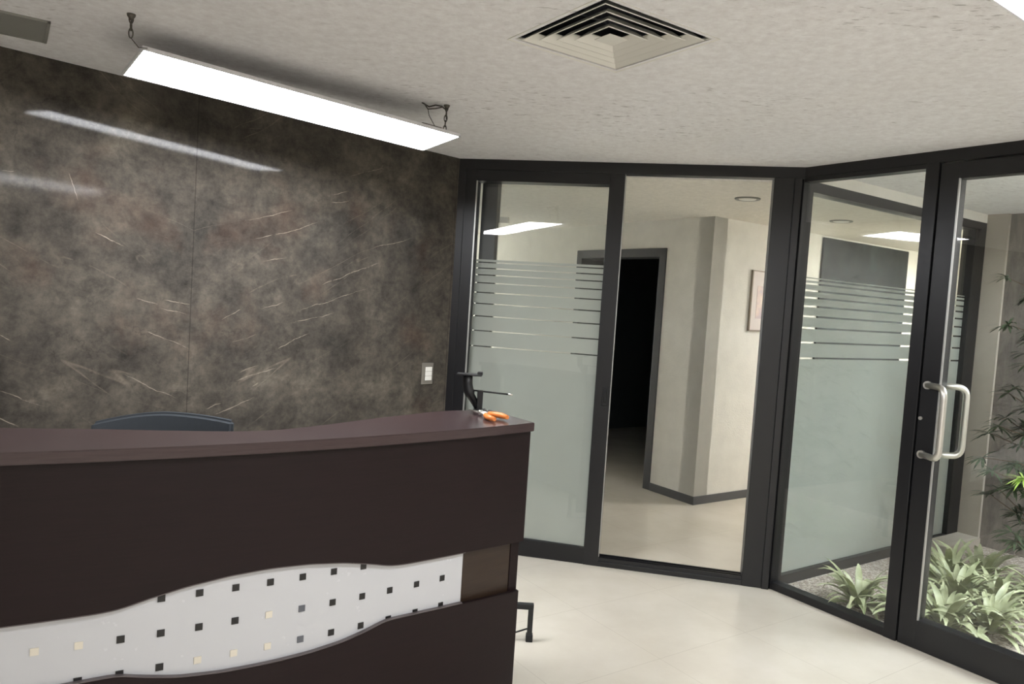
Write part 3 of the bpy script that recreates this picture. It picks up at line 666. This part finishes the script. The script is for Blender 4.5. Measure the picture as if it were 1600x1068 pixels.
bm = nb(); tube(bm, fillet([(0, 0.05, 0.41), (0, 0.33, 0.41), (0, 0.325, 0.72)], 0.06), 0.022, 10); obj('back_support', bm, M['plastic'], ch)
bm = nb(); tube(bm, [(0, 0, 0.08), (0, 0, 0.42)], [0.03, 0.022], 14); obj('gas_column', bm, M['plastic'], ch)
for k in range(5):
    a = 2*PI*k/5 + 0.3; e = Vector((math.cos(a), math.sin(a), 0))
    bm = nb(); tube(bm, [e*0.02 + Vector((0, 0, 0.10)), e*0.24 + Vector((0, 0, 0.072))], [0.024, 0.014], 8); lg = obj('base_leg', bm, M['plastic'], ch)
    n = Vector((-e.y, e.x, 0)); bm = nb(); tube(bm, [e*0.24 + n*-0.02 + Vector((0, 0, 0.028)), e*0.24 + n*0.02 + Vector((0, 0, 0.028))], 0.028, 14); tube(bm, [e*0.24 + Vector((0, 0, 0.03)), e*0.24 + Vector((0, 0, 0.075))], 0.008, 8); obj('caster', bm, M['plastic'], lg)

# ------------------------------------------------------------------ things behind the glass
pic = thing('framed_picture', 'narrow framed pale print on the cream corridor wall beside the glass corner post', 'picture', grid(KC, dirD, 0.505, 0.0, 1.71), rzD)
PW = 0.40
bm = nb()
for q in ((0, PW, -0.258, -0.248), (0, PW, 0.248, 0.258), (0, 0.012, -0.258, 0.258), (PW-0.012, PW, -0.258, 0.258)): bx(bm, q[0], q[1], -0.022, -0.001, q[2], q[3], 0.001)
obj('frame', bm, M['picframe'], pic)
bm = nb(); bx(bm, 0.01, PW-0.01, -0.012, -0.002, -0.25, 0.25); obj('mount', bm, M['mat_board'], pic)
bm = nb(); bx(bm, 0.085, PW-0.085, -0.0135, -0.012, -0.15, 0.13); obj('print', bm, M['picture'], pic)
def downlight(label, x, y):
    t = thing('downlight', label, 'ceiling lamp', (x, y, H2), 0, 'round downlights in the corridor ceiling')
    bm = nb(); prof = []
    lathe(bm, [(0.062, -0.003), (0.078, -0.009), (0.084, -0.006), (0.085, 0.0)], 32); obj('rim', bm, M['ventgrey'], t)
    bm = nb(); lathe(bm, [(0.055, -0.0085), (0.058, -0.006), (0.058, -0.002)], 32); obj('lens', bm, M['white'], t)
downlight('round unlit downlight in the corridor ceiling seen through the open doorway', 1.515, 5.05)
downlight('round unlit downlight in the corridor ceiling seen through the right glass', 2.50, 5.86)
jb = thing('junction_box', 'small white box with thin white conduit behind the frosted panel', 'electrical box', grid(AB, dirB, 0.226, 0.24, 0), rzB)
bm = nb(); bx(bm, 0.0, 0.055, -0.02, 0.02, 2.07, 2.11, 0.003); obj('box', bm, M['white'], jb)
bm = nb(); bx(bm, -0.008, 0.002, -0.045, -0.035, 0.0, 2.06); bx(bm, -0.008, 0.002, -0.045, -0.0, 2.056, 2.066); obj('conduit', bm, M['white'], jb)
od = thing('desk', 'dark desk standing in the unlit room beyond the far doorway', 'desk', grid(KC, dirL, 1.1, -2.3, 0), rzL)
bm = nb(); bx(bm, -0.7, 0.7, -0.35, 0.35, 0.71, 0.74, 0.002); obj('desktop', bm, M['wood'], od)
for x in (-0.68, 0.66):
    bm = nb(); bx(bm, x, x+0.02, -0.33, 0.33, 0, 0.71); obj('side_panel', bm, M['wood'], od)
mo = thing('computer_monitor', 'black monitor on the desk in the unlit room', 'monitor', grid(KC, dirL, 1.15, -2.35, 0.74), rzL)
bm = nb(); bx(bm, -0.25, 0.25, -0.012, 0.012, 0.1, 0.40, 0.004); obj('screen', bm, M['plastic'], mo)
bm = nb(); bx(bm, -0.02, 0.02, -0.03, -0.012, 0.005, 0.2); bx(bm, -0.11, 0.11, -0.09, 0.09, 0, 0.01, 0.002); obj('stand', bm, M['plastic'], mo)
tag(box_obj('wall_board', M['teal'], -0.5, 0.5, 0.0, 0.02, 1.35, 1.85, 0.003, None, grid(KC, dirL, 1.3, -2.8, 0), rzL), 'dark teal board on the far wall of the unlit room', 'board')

# ------------------------------------------------------------------ garden plants
def strap_clump(label, s, t, n, L, seed, spread=1.0):
    rnd = random.Random(seed); base = CD(s, t, 0.002)
    root = thing('strap_leaf_plant', label, 'plant', base, 0, 'pale strap leaved plants in the gravel bed')
    bm = nb()
    for k in range(n):
        a = 2*PI*(k*0.381966) + rnd.uniform(-0.3, 0.3); e = Vector((math.cos(a), math.sin(a), 0)); sd = Vector((-e.y, e.x, 0))
        l = L*rnd.uniform(0.7, 1.1); el = math.radians(rnd.uniform(25, 80)); w = rnd.uniform(0.0125, 0.0205)
        droop = rnd.uniform(0.7, 1.9)/spread; tw = rnd.uniform(-0.5, 0.5)
        p = e*rnd.uniform(0.0, 0.03) + Vector((0, 0, 0.0)); prev = None; m = 9
        for j in range(m+1):
            f = j/m; ang = el - droop*f*f
            if p.z < 0.012 and ang < 0: ang = 0.0
            if j: p = p + (e*math.cos(ang) + Vector((0, 0, math.sin(ang))))*l/m
            ww = w*(0.45 + 0.55*min(1, f*3.5))*(1 - max(0, f-0.55)**1.6/0.28*0.98)
            ww = max(ww, 0.0008)
            nrm = (-e*math.sin(ang) + Vector((0, 0, math.cos(ang))))
            side = sd*math.cos(tw*f) + nrm*math.sin(tw*f)
            row = [bm.verts.new(p + side*ww + nrm*ww*0.35), bm.verts.new(p), bm.verts.new(p - side*ww + nrm*ww*0.35)]
            if prev:
                for q in (0, 1):
                    fc = bm.faces.new((prev[q], prev[q+1], row[q+1], row[q])); fc.smooth = True
            prev = row
    obj('leaves', bm, M['leaf'], root)
    bm = nb(); lathe(bm, [(0.028, 0.0), (0.022, 0.03), (0.010, 0.05)], 10); obj('root_crown', bm, M['bark'], root)
PL = [('pale strap leaved plant at the foot of the fixed right glass pane', 0.42, 0.24, 34, 0.27),
      ('pale strap leaved plant just left of the door stile', 0.64, 0.36, 32, 0.26),
      ('pale strap leaved plant against the bottom left corner of the door glass', 0.80, 0.40, 38, 0.30),
      ('pale strap leaved plant in front, nearest to the door glass', 0.94, 0.58, 42, 0.30),
      ('pale strap leaved plant filling the middle of the bed', 0.66, 0.84, 40, 0.32),
      ('tallest strap leaved plant at the back of the bed near the curb', 0.48, 1.12, 36, 0.34),
      ('strap leaved plant beside the tree trunk on its left', 0.60, 1.26, 34, 0.32),
      ('strap leaved plant at the right edge of the door glass in front of the tree', 1.0, 1.16, 38, 0.31),
      ('strap leaved plant between the tree and the front plants', 0.82, 0.96, 36, 0.30)]
for i, (lb, s, t, n, L) in enumerate(PL): strap_clump(lb, s, t, int(n*1.4), L*1.06, 11+i)

tr = thing('leafy_shrub_tree', 'slender dark green shrub tree with narrow leaves against the rough stone wall', 'tree', CD(0.82, 1.50, 0.0), 0)
rnd = random.Random(5)
bm = nb(); tips = []
trunk = [Vector((0, 0, 0.0)), Vector((0.01, 0.01, 0.25)), Vector((0.03, 0.0, 0.55)), Vector((0.02, 0.02, 0.95)), Vector((0.05, 0.01, 1.4)), Vector((0.04, 0.03, 1.75))]
tube(bm, trunk, [0.020, 0.017, 0.014, 0.011, 0.008, 0.004], 10)
for k in range(84):
    f = rnd.uniform(0.18, 1.0); i = min(4, int(f*5)); p = trunk[i].lerp(trunk[i+1], f*5-i)
    a = rnd.uniform(0, 2*PI); l = rnd.uniform(0.14, 0.42)*(1.1-0.3*f)
    e = Vector((math.cos(a), math.sin(a), rnd.uniform(-0.05, 0.7)))
    q = p + e*l*0.5 + Vector((0, 0, 0.02)); r = p + e*l
    tube(bm, [p, q, r], [0.005, 0.0035, 0.002], 6); tips += [(r, e), (q, e)]
obj('trunk', bm, M['bark'], tr)
def whorl(bm, p, e, n, L, w):
    for k in range(n):
        a = rnd.uniform(0, 2*PI); d = (Vector((math.cos(a), math.sin(a), rnd.uniform(-0.5, 0.5))) + e*0.6).normalized()
        sd = d.cross(Vector((0, 0, 1))); sd = sd.normalized() if sd.length > 0.01 else Vector((1, 0, 0))
        l = L*rnd.uniform(0.7, 1.15); prev = None; c = Vector(p)
        for j in range(5):
            f = j/4
            if j: c = c + (d + Vector((0, 0, -0.7*f))).normalized()*l/4
            ww = w*(0.35, 0.9, 1.0, 0.75, 0.06)[j]
            row = (bm.verts.new(c + sd*ww), bm.verts.new(c - sd*ww))
            if prev: bm.faces.new((prev[0], prev[1], row[1], row[0]))
            prev = row
bm = nb()
for p, e in tips: whorl(bm, p, e, 18, 0.125, 0.0070)
obj('foliage', bm, M['leaf2'], tr)
bm = nb()
sp = Vector((3.02, 4.30, 0.735)) - CD(0.82, 1.50, 0.0)
whorl(bm, sp, Vector((0, 0, 0.5)), 34, 0.13, 0.0055)
o = obj('young_shoots', bm, M['shoot'], tr); o['label'] = 'bright yellow green young leaves'
